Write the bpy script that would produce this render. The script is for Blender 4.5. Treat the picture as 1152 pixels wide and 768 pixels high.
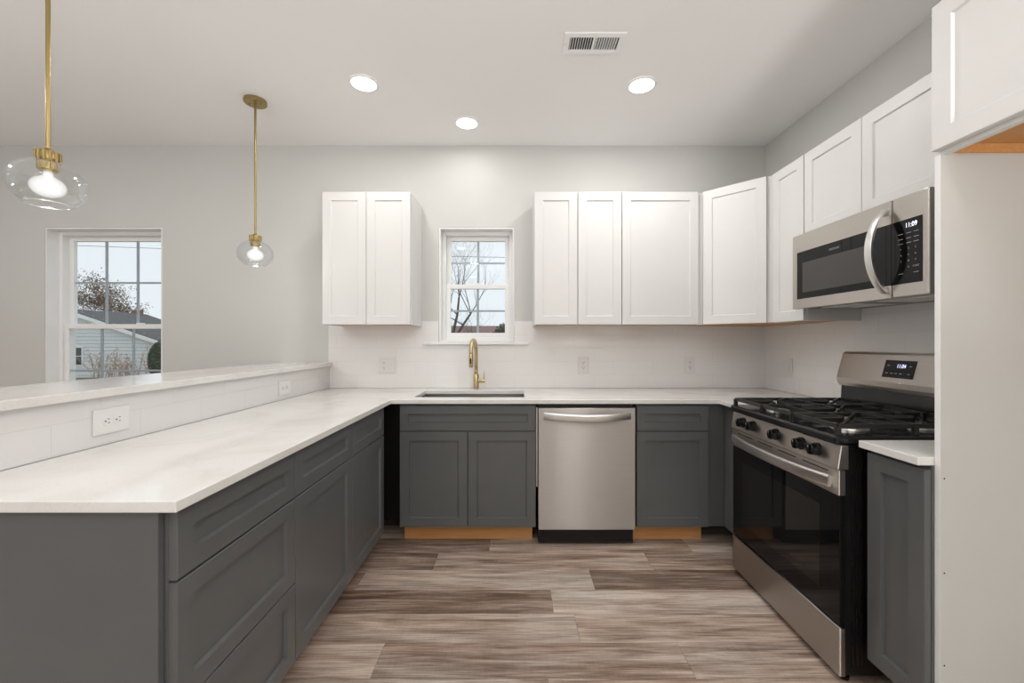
import bpy, bmesh, math, random
from mathutils import Vector, Matrix
PI = math.pi
for o in list(bpy.data.objects): bpy.data.objects.remove(o)
scn = bpy.context.scene
C = scn.collection

# ------------------------------------------------------------------ camera
cam_d = bpy.data.cameras.new('camera'); cam = bpy.data.objects.new('camera', cam_d); C.objects.link(cam)
cam.location = (0, 0, 1.261); cam.rotation_euler = (PI/2, 0, 0)
cam_d.sensor_width = 36; cam_d.lens = 467.0/1152*36
cam_d.shift_x = -4.2/1152; cam_d.shift_y = -0.7/1152
cam_d.clip_start = 0.02; cam_d.clip_end = 300
scn.camera = cam
# ------------------------------------------------------------------ view, world
scn.view_settings.view_transform = 'Standard'; scn.view_settings.look = 'None'
scn.view_settings.gamma = 1; scn.view_settings.use_curve_mapping = False
scn.view_settings.exposure = 0.0
w = bpy.data.worlds.new('overcast_sky'); scn.world = w; w.use_nodes = True
bg = w.node_tree.nodes['Background']; bg.inputs[0].default_value = (0.85, 0.90, 0.94, 1); bg.inputs[1].default_value = 1.05

CAN_W, REAR_W, PEND_W, UP_W, CAN_COL = 6.2, 6.0, 14.0, 56.0, (1.0, 0.98, 0.955)
def area_light(name, loc, size, power, col, rot=(0,0,0), spread=PI, sy=None):
    d = bpy.data.lights.new(name, 'AREA'); d.shape = 'DISK' if sy is None else 'RECTANGLE'; d.size = size
    if sy: d.size_y = sy
    d.energy = power; d.color = col; d.spread = spread
    o = bpy.data.objects.new(name, d); C.objects.link(o); o.location = loc; o.rotation_euler = rot
    return o
H = 2.755
# unseen ceiling lamps added over the rest of the room to lift its brightness
for x, y, k in ((0.1, 1.55, 0.8), (-0.88, 0.0, 0.25), (0.85, 0.2, 0.5), (-0.8, -1.3, 0.7), (1.0, -1.3, 0.7), (-3.3, 1.4, 1.9), (-3.3, -0.6, 1.3), (-1.0, -3.0, 1), (1.0, -3.0, 1), (-3.4, -2.8, 1)):
    area_light('ceiling_disc_light', (x, y, H-0.012), 0.14, REAR_W*k, CAN_COL)
# upward fill lights added behind and left of the camera to brighten the ceiling
for x, y, k in ((1.05, -1.0, 1.25), (-1.2, -1.6, 0.75), (-3.6, 0.6, 0.2)):
    area_light('upward_fill_light', (x, y, 1.2), 0.45, UP_W*k, (1, 0.99, 0.985), (PI, 0, 0))

# point light added unseen behind the camera for a streak on the dishwasher door
fl = bpy.data.lights.new('streak_fill_light', 'POINT'); fl.energy = 20; fl.color = (1, 0.96, 0.91); fl.shadow_soft_size = 0.07
fo = bpy.data.objects.new('streak_fill_light', fl); C.objects.link(fo); fo.location = (0.93, -2.0, 1.9)

# ------------------------------------------------------------------ node helpers
def mat(name):
    m = bpy.data.materials.new(name); m.use_nodes = True
    nt = m.node_tree; b = nt.nodes['Principled BSDF']
    return m, nt, b
def setp(b, **k):
    for n, v in k.items():
        n = n.replace('_', ' ')
        if n in b.inputs:
            b.inputs[n].default_value = (*v, 1) if isinstance(v, tuple) and len(v) == 3 else v
def node(nt, t, **k):
    n = nt.nodes.new(t)
    for a, v in k.items(): setattr(n, a, v)
    return n
def lk(nt, a, b): nt.links.new(a, b)
def ramp(nt, stops):
    r = node(nt, 'ShaderNodeValToRGB'); e = r.color_ramp.elements
    while len(e) < len(stops): e.new(0.5)
    for i, (p, c) in enumerate(stops): e[i].position = p; e[i].color = (*c, 1)
    return r
def coords(nt, scale=(1,1,1), rot=(0,0,0), loc=(0,0,0)):
    tc = node(nt, 'ShaderNodeTexCoord'); mp = node(nt, 'ShaderNodeMapping')
    mp.inputs['Scale'].default_value = scale; mp.inputs['Rotation'].default_value = rot; mp.inputs['Location'].default_value = loc
    lk(nt, tc.outputs['Object'], mp.inputs['Vector']); return mp.outputs['Vector']
def noise(nt, vec, scale, detail=4, rough=0.5, dist=0):
    n = node(nt, 'ShaderNodeTexNoise'); n.inputs['Scale'].default_value = scale; n.inputs['Detail'].default_value = detail
    n.inputs['Roughness'].default_value = rough; n.inputs['Distortion'].default_value = dist
    lk(nt, vec, n.inputs['Vector']); return n.outputs['Fac']
def bump(nt, b, h, strength, distance):
    bp = node(nt, 'ShaderNodeBump'); bp.inputs['Strength'].default_value = strength; bp.inputs['Distance'].default_value = distance
    lk(nt, h, bp.inputs['Height']); lk(nt, bp.outputs['Normal'], b.inputs['Normal'])
M = {}
def paint(key, col, rough=0.5, spec=0.5, var=0.02, sc=6.0, bmp=0.0):
    m, nt, b = mat(key); setp(b, Roughness=rough); b.inputs['Specular IOR Level'].default_value = spec
    n = noise(nt, coords(nt), sc, 3)
    lo = tuple(max(0, c*(1-var)) for c in col); hi = tuple(c*(1+var) for c in col)
    r = ramp(nt, [(0.3, lo), (0.7, hi)]); lk(nt, n, r.inputs[0]); lk(nt, r.outputs[0], b.inputs['Base Color'])
    if bmp: bump(nt, b, noise(nt, coords(nt), 350, 2), bmp, 0.0004)
    M[key] = m; return m
paint('wall_paint', (0.640, 0.636, 0.615), 0.75, 0.3, 0.01, 2, 0.15)
paint('ceiling_paint', (0.90, 0.895, 0.885), 0.85, 0.2, 0.008, 2, 0.1)
paint('trim_white', (0.88, 0.88, 0.875), 0.35, 0.5, 0.01)
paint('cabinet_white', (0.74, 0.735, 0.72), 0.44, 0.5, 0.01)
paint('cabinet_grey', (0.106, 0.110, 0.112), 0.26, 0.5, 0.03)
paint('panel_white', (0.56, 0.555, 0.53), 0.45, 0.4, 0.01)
paint('plastic_white', (0.765, 0.765, 0.75), 0.3, 0.5, 0.01)
paint('vinyl_white', (0.88, 0.88, 0.875), 0.3, 0.5, 0.01)
paint('muntin_grey', (0.40, 0.44, 0.47), 0.4, 0.4, 0.01)
paint('dark_slot', (0.012, 0.012, 0.012), 0.6, 0.3, 0.01)
paint('black_plastic', (0.006, 0.006, 0.007), 0.18, 0.3, 0.01)
paint('black_enamel', (0.010, 0.010, 0.011), 0.12, 0.5, 0.01)
paint('black_body', (0.006, 0.006, 0.006), 0.35, 0.4, 0.01)
paint('cast_iron', (0.014, 0.014, 0.013), 0.38, 0.5, 0.15, 60)
paint('legend_white', (0.42, 0.42, 0.42), 0.5, 0.3, 0.01)
paint('screen_glass', (0.05, 0.045, 0.042), 0.10, 0.5, 0.01)
paint('duct_dark', (0.05, 0.05, 0.05), 0.8, 0.2, 0.01)
# glossy black glass
m, nt, b = mat('black_glass'); setp(b, Base_Color=(0.006,0.006,0.007), Roughness=0.04); b.inputs['Specular IOR Level'].default_value = 0.24; M['black_glass'] = m
m, nt, b = mat('oven_window'); setp(b, Base_Color=(0.012,0.011,0.010), Roughness=0.03); b.inputs['Specular IOR Level'].default_value = 0.45; M['oven_window'] = m
# natural wood (unfinished cabinet boxes)
m, nt, b = mat('natural_wood'); setp(b, Roughness=0.5)
n = noise(nt, coords(nt, (1.5, 30, 30)), 3, 5, 0.6)
r = ramp(nt, [(0.25, (0.50, 0.235, 0.075)), (0.75, (0.64, 0.33, 0.125))]); lk(nt, n, r.inputs[0]); lk(nt, r.outputs[0], b.inputs['Base Color']); M['natural_wood'] = m
# quartz
m, nt, b = mat('white_quartz'); setp(b, Roughness=0.10); b.inputs['Specular IOR Level'].default_value = 0.5
v = coords(nt)
n1 = noise(nt, v, 3.2, 6, 0.62, 1.2); n2 = noise(nt, v, 160, 2)
r1 = ramp(nt, [(0.35, (0.70,0.685,0.66)), (0.5, (0.75,0.74,0.72)), (0.75, (0.78,0.77,0.76))]); lk(nt, n1, r1.inputs[0])
r2 = ramp(nt, [(0.25, (0.93,0.92,0.91)), (0.42, (1,1,1))]); lk(nt, n2, r2.inputs[0])
mx = node(nt, 'ShaderNodeMix', data_type='RGBA', blend_type='MULTIPLY'); mx.inputs[0].default_value = 1
lk(nt, r1.outputs[0], mx.inputs[6]); lk(nt, r2.outputs[0], mx.inputs[7]); lk(nt, mx.outputs[2], b.inputs['Base Color']); M['white_quartz'] = m
# tiles
def tile_mat(key, hax, off, k=1.0):
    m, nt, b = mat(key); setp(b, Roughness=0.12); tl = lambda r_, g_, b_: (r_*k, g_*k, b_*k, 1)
    tc = node(nt, 'ShaderNodeTexCoord'); sp = node(nt, 'ShaderNodeSeparateXYZ'); cb = node(nt, 'ShaderNodeCombineXYZ')
    lk(nt, tc.outputs['Object'], sp.inputs[0])
    a1 = node(nt, 'ShaderNodeMath', operation='ADD'); a1.inputs[1].default_value = off
    a2 = node(nt, 'ShaderNodeMath', operation='ADD'); a2.inputs[1].default_value = -0.903
    lk(nt, sp.outputs[hax], a1.inputs[0]); lk(nt, sp.outputs[2], a2.inputs[0]); lk(nt, a1.outputs[0], cb.inputs[0]); lk(nt, a2.outputs[0], cb.inputs[1])
    br = node(nt, 'ShaderNodeTexBrick'); br.offset = 0.5
    br.inputs['Scale'].default_value = 1; br.inputs['Brick Width'].default_value = 0.302; br.inputs['Row Height'].default_value = 0.1005
    br.inputs['Mortar Size'].default_value = 0.0011; br.inputs['Mortar Smooth'].default_value = 0.3
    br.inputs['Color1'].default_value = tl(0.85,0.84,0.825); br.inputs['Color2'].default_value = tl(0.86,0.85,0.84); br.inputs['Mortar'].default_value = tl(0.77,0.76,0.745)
    lk(nt, cb.outputs[0], br.inputs['Vector']); lk(nt, br.outputs['Color'], b.inputs['Base Color'])
    inv = node(nt, 'ShaderNodeMath', operation='SUBTRACT'); inv.inputs[0].default_value = 1; lk(nt, br.outputs['Fac'], inv.inputs[1])
    bump(nt, b, inv.outputs[0], 0.4, 0.001); M[key] = m
tile_mat('tile_back', 0, 10*0.302-1.501+0.151+0.604)
tile_mat('tile_side', 1, 10*0.302-1.42)
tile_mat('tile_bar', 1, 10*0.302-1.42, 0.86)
# metals
def metal(key, col, rough, aniso=0.0, arot=0.0, grain=None):
    m, nt, b = mat(key); setp(b, Base_Color=col, Metallic=1.0, Roughness=rough)
    if aniso:
        b.inputs['Anisotropic'].default_value = aniso; b.inputs['Anisotropic Rotation'].default_value = arot
        tg = node(nt, 'ShaderNodeTangent', direction_type='RADIAL', axis='Z'); lk(nt, tg.outputs[0], b.inputs['Tangent'])
    if grain:
        n = noise(nt, coords(nt, grain), 6, 3, 0.6)
        r = ramp(nt, [(0.2, tuple(c*0.93 for c in col)), (0.8, tuple(min(1, c*1.06) for c in col))]); lk(nt, n, r.inputs[0]); lk(nt, r.outputs[0], b.inputs['Base Color'])
        mr = node(nt, 'ShaderNodeMapRange'); mr.inputs[3].default_value = rough*0.9; mr.inputs[4].default_value = rough*1.12
        lk(nt, n, mr.inputs[0]); lk(nt, mr.outputs[0], b.inputs['Roughness'])
    M[key] = m
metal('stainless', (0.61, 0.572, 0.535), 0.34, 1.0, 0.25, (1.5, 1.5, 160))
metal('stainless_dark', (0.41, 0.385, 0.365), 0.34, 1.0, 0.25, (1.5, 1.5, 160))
metal('stainless_handle', (0.74, 0.73, 0.71), 0.30)
metal('sink_steel', (0.50, 0.50, 0.49), 0.28)
metal('burner_metal', (0.72, 0.70, 0.67), 0.35)
metal('brass', (0.38, 0.29, 0.13), 0.28)
metal('faucet_gold', (0.58, 0.47, 0.28), 0.30)
# floor planks
m, nt, b = mat('floor_planks'); setp(b, Roughness=0.38); b.inputs['Specular IOR Level'].default_value = 0.35
at = node(nt, 'ShaderNodeAttribute', attribute_name='plank'); sp = node(nt, 'ShaderNodeSeparateColor'); lk(nt, at.outputs['Color'], sp.inputs[0])
tc = node(nt, 'ShaderNodeTexCoord'); of = node(nt, 'ShaderNodeCombineXYZ'); ml = node(nt, 'ShaderNodeMath', operation='MULTIPLY'); ml.inputs[1].default_value = 37.0
lk(nt, sp.outputs[1], ml.inputs[0]); lk(nt, ml.outputs[0], of.inputs[0]); lk(nt, ml.outputs[0], of.inputs[2])
va = node(nt, 'ShaderNodeVectorMath', operation='ADD'); lk(nt, tc.outputs['Object'], va.inputs[0]); lk(nt, of.outputs[0], va.inputs[1])
def mapv(sc):
    mp = node(nt, 'ShaderNodeMapping'); mp.inputs['Scale'].default_value = sc; lk(nt, va.outputs[0], mp.inputs['Vector']); return mp.outputs[0]
g1 = noise(nt, mapv((0.8, 9, 1)), 3.0, 6, 0.6, 0.5)
g2 = noise(nt, mapv((1.6, 55, 1)), 3.0, 5, 0.65, 0.3)
g3 = noise(nt, mapv((60, 6, 1)), 2.0, 2, 0.5)
def add(a, b_, op='ADD', val=None):
    q = node(nt, 'ShaderNodeMath', operation=op); lk(nt, a, q.inputs[0])
    if b_ is not None: lk(nt, b_, q.inputs[1])
    else: q.inputs[1].default_value = val
    return q.outputs[0]
s = add(sp.outputs[0], None, 'MULTIPLY', 0.62)
s = add(s, add(add(g1, None, 'SUBTRACT', 0.5), None, 'MULTIPLY', 1.6))
s = add(s, add(add(g2, None, 'SUBTRACT', 0.5), None, 'MULTIPLY', 1.25))
s = add(s, add(add(g3, None, 'SUBTRACT', 0.5), None, 'MULTIPLY', 0.11))
s = add(s, None, 'ADD', 0.16)
rr = ramp(nt, [(0.0, (0.115,0.072,0.050)), (0.25, (0.205,0.138,0.102)), (0.55, (0.385,0.288,0.228)), (0.8, (0.54,0.435,0.36)), (1.0, (0.63,0.545,0.47))]); lk(nt, s, rr.inputs[0])
g4 = noise(nt, mapv((0.5, 3, 1)), 2.5, 4, 0.5)
r4 = ramp(nt, [(0.42, (0,0,0)), (0.62, (1,1,1))]); lk(nt, g4, r4.inputs[0])
gm = node(nt, 'ShaderNodeMix', data_type='RGBA', blend_type='MULTIPLY'); gf = node(nt, 'ShaderNodeMath', operation='MULTIPLY'); gf.inputs[1].default_value = 0.7
lk(nt, r4.outputs[0], gf.inputs[0]); lk(nt, gf.outputs[0], gm.inputs[0]); lk(nt, rr.outputs[0], gm.inputs[6]); gm.inputs[7].default_value = (0.86, 0.95, 1.03, 1)
lk(nt, gm.outputs[2], b.inputs['Base Color']); bump(nt, b, g2, 0.12, 0.0008); M['floor_planks'] = m
# thin clear glass: sees through, mirrors by angle
def thin_glass(key, edge=0.6, tint=(1,1,1), rough=0.0, base=0.03):
    m = bpy.data.materials.new(key); m.use_nodes = True; nt = m.node_tree; nt.nodes.clear()
    out = node(nt, 'ShaderNodeOutputMaterial'); mx = node(nt, 'ShaderNodeMixShader'); tr = node(nt, 'ShaderNodeBsdfTransparent'); gl = node(nt, 'ShaderNodeBsdfGlossy')
    tr.inputs[0].default_value = (*tint, 1); gl.inputs['Roughness'].default_value = rough; gl.inputs[0].default_value = (0.95,0.97,1,1)
    lw = node(nt, 'ShaderNodeLayerWeight'); lw.inputs[0].default_value = 0.5
    pw = node(nt, 'ShaderNodeMath', operation='POWER'); pw.inputs[1].default_value = 3.5; lk(nt, lw.outputs['Facing'], pw.inputs[0])
    fr = node(nt, 'ShaderNodeMath', operation='MULTIPLY_ADD'); fr.inputs[1].default_value = edge; fr.inputs[2].default_value = base; lk(nt, pw.outputs[0], fr.inputs[0])
    lk(nt, fr.outputs[0], mx.inputs[0]); lk(nt, tr.outputs[0], mx.inputs[1]); lk(nt, gl.outputs[0], mx.inputs[2]); lk(nt, mx.outputs[0], out.inputs[0]); M[key] = m
thin_glass('window_glass', 0.6, (0.97,0.985,0.99))
thin_glass('globe_glass', 0.9, (0.975,0.98,0.98), 0.02)
thin_glass('rim_glass', 0.8, (0.96,0.965,0.97), 0.15, 0.45)
def emis(key, col, s):
    m, nt, b = mat(key); setp(b, Base_Color=(0.8,0.8,0.8)); b.inputs['Emission Color'].default_value = (*col, 1); b.inputs['Emission Strength'].default_value = s; M[key] = m
emis('lamp_glow', (1, 0.98, 0.95), 6.0); emis('bulb_glow', (1, 0.985, 0.96), 14.0)
emis('digit_glow', (0.75, 0.85, 1.0), 1.6); emis('digit_blue', (0.62, 0.66, 1.0), 1.6)
# frosted bulb glass
m = bpy.data.materials.new('bulb_glass'); m.use_nodes = True; nt = m.node_tree; nt.nodes.clear()
out = node(nt, 'ShaderNodeOutputMaterial'); mx = node(nt, 'ShaderNodeMixShader'); mx.inputs[0].default_value = 0.22
lw = node(nt, 'ShaderNodeLayerWeight'); lw.inputs[0].default_value = 0.5
mr = node(nt, 'ShaderNodeMapRange'); mr.inputs[1].default_value = 0.0; mr.inputs[2].default_value = 0.9; mr.inputs[3].default_value = 0.62; mr.inputs[4].default_value = 0.12
lk(nt, lw.outputs['Facing'], mr.inputs[0]); lk(nt, mr.outputs[0], mx.inputs[0])
tr = node(nt, 'ShaderNodeBsdfTransparent'); em = node(nt, 'ShaderNodeEmission'); em.inputs[0].default_value = (1,0.99,0.97,1); em.inputs[1].default_value = 1.3
lk(nt, tr.outputs[0], mx.inputs[1]); lk(nt, em.outputs[0], mx.inputs[2]); lk(nt, mx.outputs[0], out.inputs[0]); M['bulb_glass'] = m
# outdoors
paint('siding', (0.72, 0.74, 0.76), 0.6, 0.3, 0.03)
paint('shingles', (0.13, 0.13, 0.135), 0.9, 0.2, 0.3, 9)
paint('bark', (0.075, 0.062, 0.05), 0.9, 0.2, 0.3, 8)
paint('leaf_brown', (0.20, 0.13, 0.075), 0.8, 0.2, 0.4, 3)
paint('leaf_dark', (0.055, 0.085, 0.04), 0.8, 0.2, 0.4, 3)
paint('stem_red', (0.40, 0.29, 0.22), 0.8, 0.2, 0.3, 5)
paint('brick_red', (0.30, 0.16, 0.12), 0.9, 0.2, 0.2, 20)
paint('house_glass', (0.04, 0.045, 0.05), 0.1, 0.5, 0.01)
paint('ground_grass', (0.24, 0.215, 0.13), 0.95, 0.1, 0.35, 1.2)
paint('far_beige', (0.42, 0.36, 0.31), 0.8, 0.2, 0.05)
paint('far_roof', (0.28, 0.18, 0.16), 0.9, 0.2, 0.1)
paint('wire_dark', (0.10, 0.11, 0.12), 0.7, 0.3, 0.01)

# ------------------------------------------------------------------ mesh helpers
def obj(name, bm, m, parent=None, smooth=False, bevel=0.0, seg=2, autosm=None):
    bmesh.ops.recalc_face_normals(bm, faces=bm.faces)
    me = bpy.data.meshes.new(name); bm.to_mesh(me); bm.free()
    for mm in (m if isinstance(m, (list, tuple)) else [m]): me.materials.append(M[mm])
    o = bpy.data.objects.new(name, me); C.objects.link(o)
    if parent: o.parent = parent
    if smooth:
        for p in me.polygons: p.use_smooth = True
        if autosm:
            sh = o.modifiers.new('smooth', 'EDGE_SPLIT'); sh.split_angle = autosm
    if bevel:
        bv = o.modifiers.new('bevel', 'BEVEL'); bv.width = bevel; bv.segments = seg; bv.limit_method = 'ANGLE'; bv.angle_limit = 0.6
    return o
def bx(bm, x0, x1, y0, y1, z0, z1, mi=0):
    vs = [bm.verts.new(p) for p in ((x0,y0,z0),(x1,y0,z0),(x1,y1,z0),(x0,y1,z0),(x0,y0,z1),(x1,y0,z1),(x1,y1,z1),(x0,y1,z1))]
    for f in ((0,3,2,1),(4,5,6,7),(0,1,5,4),(1,2,6,5),(2,3,7,6),(3,0,4,7)):
        q = bm.faces.new([vs[i] for i in f]); q.material_index = mi
def box(name, x0, x1, y0, y1, z0, z1, m, parent=None, bevel=0.0, seg=2):
    bm = bmesh.new(); bx(bm, x0, x1, y0, y1, z0, z1); return obj(name, bm, m, parent, bevel=bevel, seg=seg)
def prism(bm, poly, mapf, w0, w1, mi=0):
    a = [bm.verts.new(mapf(u, v, w0)) for u, v in poly]; c = [bm.verts.new(mapf(u, v, w1)) for u, v in poly]
    n = len(poly); fs = [bm.faces.new(a), bm.faces.new(c[::-1])]
    for i in range(n): fs.append(bm.faces.new((a[i], c[i], c[(i+1)%n], a[(i+1)%n])))
    for f in fs: f.material_index = mi
def grid_solid(bm, us, vs, inside, mapf, w0, w1):
    cache = {}
    def V(i, j, k):
        if (i,j,k) not in cache: cache[(i,j,k)] = bm.verts.new(mapf(us[i], vs[j], (w0, w1)[k]))
        return cache[(i,j,k)]
    ins = lambda i, j: 0 <= i < len(us)-1 and 0 <= j < len(vs)-1 and inside((us[i]+us[i+1])/2, (vs[j]+vs[j+1])/2)
    for i in range(len(us)-1):
        for j in range(len(vs)-1):
            if not ins(i, j): continue
            for k in (0, 1): bm.faces.new([V(i,j,k), V(i+1,j,k), V(i+1,j+1,k), V(i,j+1,k)])
            for di, dj, a, c in ((-1,0,(i,j),(i,j+1)), (1,0,(i+1,j),(i+1,j+1)), (0,-1,(i,j),(i+1,j)), (0,1,(i,j+1),(i+1,j+1))):
                if not ins(i+di, j+dj): bm.faces.new([V(*a,0), V(*c,0), V(*c,1), V(*a,1)])
def lathe(bm, prof, c=(0,0,0), n=32, axis='Z', mi=0, cap=True):
    rings = []
    for r, h in prof:
        ring = []
        for k in range(n):
            a = 2*PI*k/n; p = (r*math.cos(a), r*math.sin(a), h)
            if axis == 'Y': p = (p[0], h, p[1])
            if axis == 'X': p = (h, p[0], p[1])
            ring.append(bm.verts.new((p[0]+c[0], p[1]+c[1], p[2]+c[2])))
        rings.append(ring)
    for a, b_ in zip(rings, rings[1:]):
        for k in range(n): bm.faces.new((a[k], a[(k+1)%n], b_[(k+1)%n], b_[k])).material_index = mi
    if cap:
        bm.faces.new(rings[0][::-1]).material_index = mi; bm.faces.new(rings[-1]).material_index = mi
def sweep(bm, pts, w, h, up=(0,0,1), n=None, caps=True, taper=None):
    """rounded rectangular (or round when n) section swept along pts"""
    pts = [Vector(p) for p in pts]; rings = []
    for i, p in enumerate(pts):
        t = (pts[min(i+1, len(pts)-1)]-pts[max(i-1, 0)]).normalized()
        u = Vector(up); s = t.cross(u)
        if s.length < 1e-4: s = t.cross(Vector((1, 0, 0)))
        s.normalize(); u = s.cross(t).normalized(); k = taper[i] if taper else 1.0
        ring = []; N = n or 12
        for q in range(N):
            a = 2*PI*(q+0.5)/N
            if n: cx, cy = math.cos(a), math.sin(a)
            else:
                e = 0.45; cx = math.copysign(abs(math.cos(a))**e, math.cos(a)); cy = math.copysign(abs(math.sin(a))**e, math.sin(a))
            ring.append(bm.verts.new(p+s*(cx*w/2*k)+u*(cy*h/2*k)))
        rings.append(ring)
    N = len(rings[0])
    for a, b_ in zip(rings, rings[1:]):
        for q in range(N): bm.faces.new((a[q], a[(q+1)%N], b_[(q+1)%N], b_[q]))
    if caps: bm.faces.new(rings[0][::-1]); bm.faces.new(rings[-1])
def thing(name, label, cat, loc=(0,0,0), rz=0, group=None):
    o = bpy.data.objects.new(name, None); C.objects.link(o); o.location = loc; o.rotation_euler = (0,0,rz); o.empty_display_size = 0.1
    o['label'] = label; o['category'] = cat
    if group: o['group'] = group
    return o
def tag(o, label, cat, group=None, kind=None):
    if label: o['label'] = label
    if cat: o['category'] = cat
    if group: o['group'] = group
    if kind: o['kind'] = kind
    return o
def struct(o): o['kind'] = 'structure'; return o

# ------------------------------------------------------------------ room
D, XR, XL, YB, T = 3.18, 1.91, -5.2, -4.2, 0.19
W1 = (-3.607, -2.707, 0.62, 2.131)      # left window opening x0,x1,z0,z1
W2 = (-0.589, -0.012, 1.250, 2.131)     # window over the sink
bm = bmesh.new()
def ins(u, v): return not any(a < u < b_ and c < v < d for a, b_, c, d in (W1, W2))
grid_solid(bm, [XL, W1[0], W1[1], W2[0], W2[1], XR], [0, W1[2], W2[2], W1[3], H], ins, lambda u, v, q: (u, q, v), D, D+T)
struct(obj('wall_back', bm, 'wall_paint'))
struct(box('wall_right', XR, XR+T, YB, D+T, 0, H, 'wall_paint'))
bm = bmesh.new()
def ins(u, v): return not (-2.6 < u < -0.8 and 0.7 < v < 2.13)  # added opening, out of view, lets daylight in to brighten the room
grid_solid(bm, [YB, -2.6, -0.8, D+T], [0, 0.7, 2.13, H], ins, lambda u, v, q: (q, u, v), XL-T, XL)
struct(obj('wall_left', bm, 'wall_paint'))
bm = bmesh.new()
def ins(u, v): return not ((-4.0 < u < -1.6 or 0.95 < u < 1.40) and 0.0 < v < 2.13)  # added unseen openings for daylight; the narrow one brightens the dishwasher's reflection
grid_solid(bm, [XL-T, -4.0, -1.6, 0.95, 1.40, XR+T], [0, 0.001, 2.13, H], ins, lambda u, v, q: (u, q, v), YB-T, YB)
struct(obj('wall_rear', bm, 'wall_paint'))
struct(box('ceiling', XL-T, XR+T, YB-T, D+T, H, H+0.12, 'ceiling_paint'))

# floor: vinyl planks laid across the view
random.seed(11)
bm = bmesh.new(); lay = bm.loops.layers.float_color.new('plank')
bx(bm, XL-T, XR+T, YB-T, D+T, -0.12, -0.004, 1)
RW, PL = 0.184, 1.22
fixed = {0: (-0.545, {0: .80, 1: .42, 2: .55}), 1: (-0.95, {1: .72, 2: .62}), 2: (0.176, {0: .22, 1: .88, -1: .5}), 3: (0.403, {0: .80, 1: .12, -1: .6}),
         4: (-0.458, {0: .28, 1: .62, 2: .5}), 5: (-0.16, {0: .30, 1: .66, 2: .8}), -1: (0.12, {0: .6, 1: .5})}
k0 = int((YB-T-1.551)/RW)-1
for k in range(k0, 10):
    y0 = 1.551+k*RW; y1 = y0+RW
    y0, y1 = max(y0, YB-T), min(y1, D+T)
    if y1 <= y0: continue
    j0, tn = fixed.get(k, (random.uniform(0, PL), {}))
    for n in range(-6, 4):
        x0 = j0+(n-1)*PL; x1 = x0+PL
        x0, x1 = max(x0, XL-T), min(x1, XR+T)
        if x1 <= x0: continue
        g = 0.0006
        vs = [bm.verts.new(p) for p in ((x0+g,y0+g,0),(x1-g,y0+g,0),(x1-g,y1-g,0),(x0+g,y1-g,0),(x0+g,y0+g,-0.005),(x1-g,y0+g,-0.005),(x1-g,y1-g,-0.005),(x0+g,y1-g,-0.005))]
        t = tn.get(n, random.choice((.25, .4, .55, .65, .75, .85))); rn = random.random()
        for f in ((0,1,2,3),(0,4,5,1),(1,5,6,2),(2,6,7,3),(3,7,4,0)):
            q = bm.faces.new([vs[i] for i in f]); q.material_index = 0
            for lp in q.loops: lp[lay] = (t, rn, 0, 1)
struct(obj('floor', bm, ['floor_planks', 'dark_slot']))
# baseboards of the open room (left part)
struct(box('baseboard_back', XL, -1.83, D-0.014, D, 0, 0.10, 'trim_white', bevel=0.003))
# half wall that carries the bar ledge
struct(box('wall_peninsula', -1.62, -1.43, 0.94, D, 0.001, 1.069, 'wall_paint'))
# backsplash tiles
bm = bmesh.new()
def ins(u, v): return not (W2[0] < u < W2[1] and v > W2[2]-0.02)
grid_solid(bm, [-1.43, W2[0], W2[1], XR], [0.903, W2[2]-0.02, 1.412], ins, lambda u, v, q: (u, q, v), D-0.010, D-0.0002)
struct(obj('trim_1', bm, 'tile_back'))
bm = bmesh.new(); bx(bm, XR-0.010, XR-0.0002, 1.282, D-0.0105, 0.903, 1.47)
struct(obj('trim_2', bm, 'tile_side'))
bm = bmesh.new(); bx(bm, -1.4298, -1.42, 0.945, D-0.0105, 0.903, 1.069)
struct(obj('trim_3', bm, 'tile_bar'))

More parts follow.
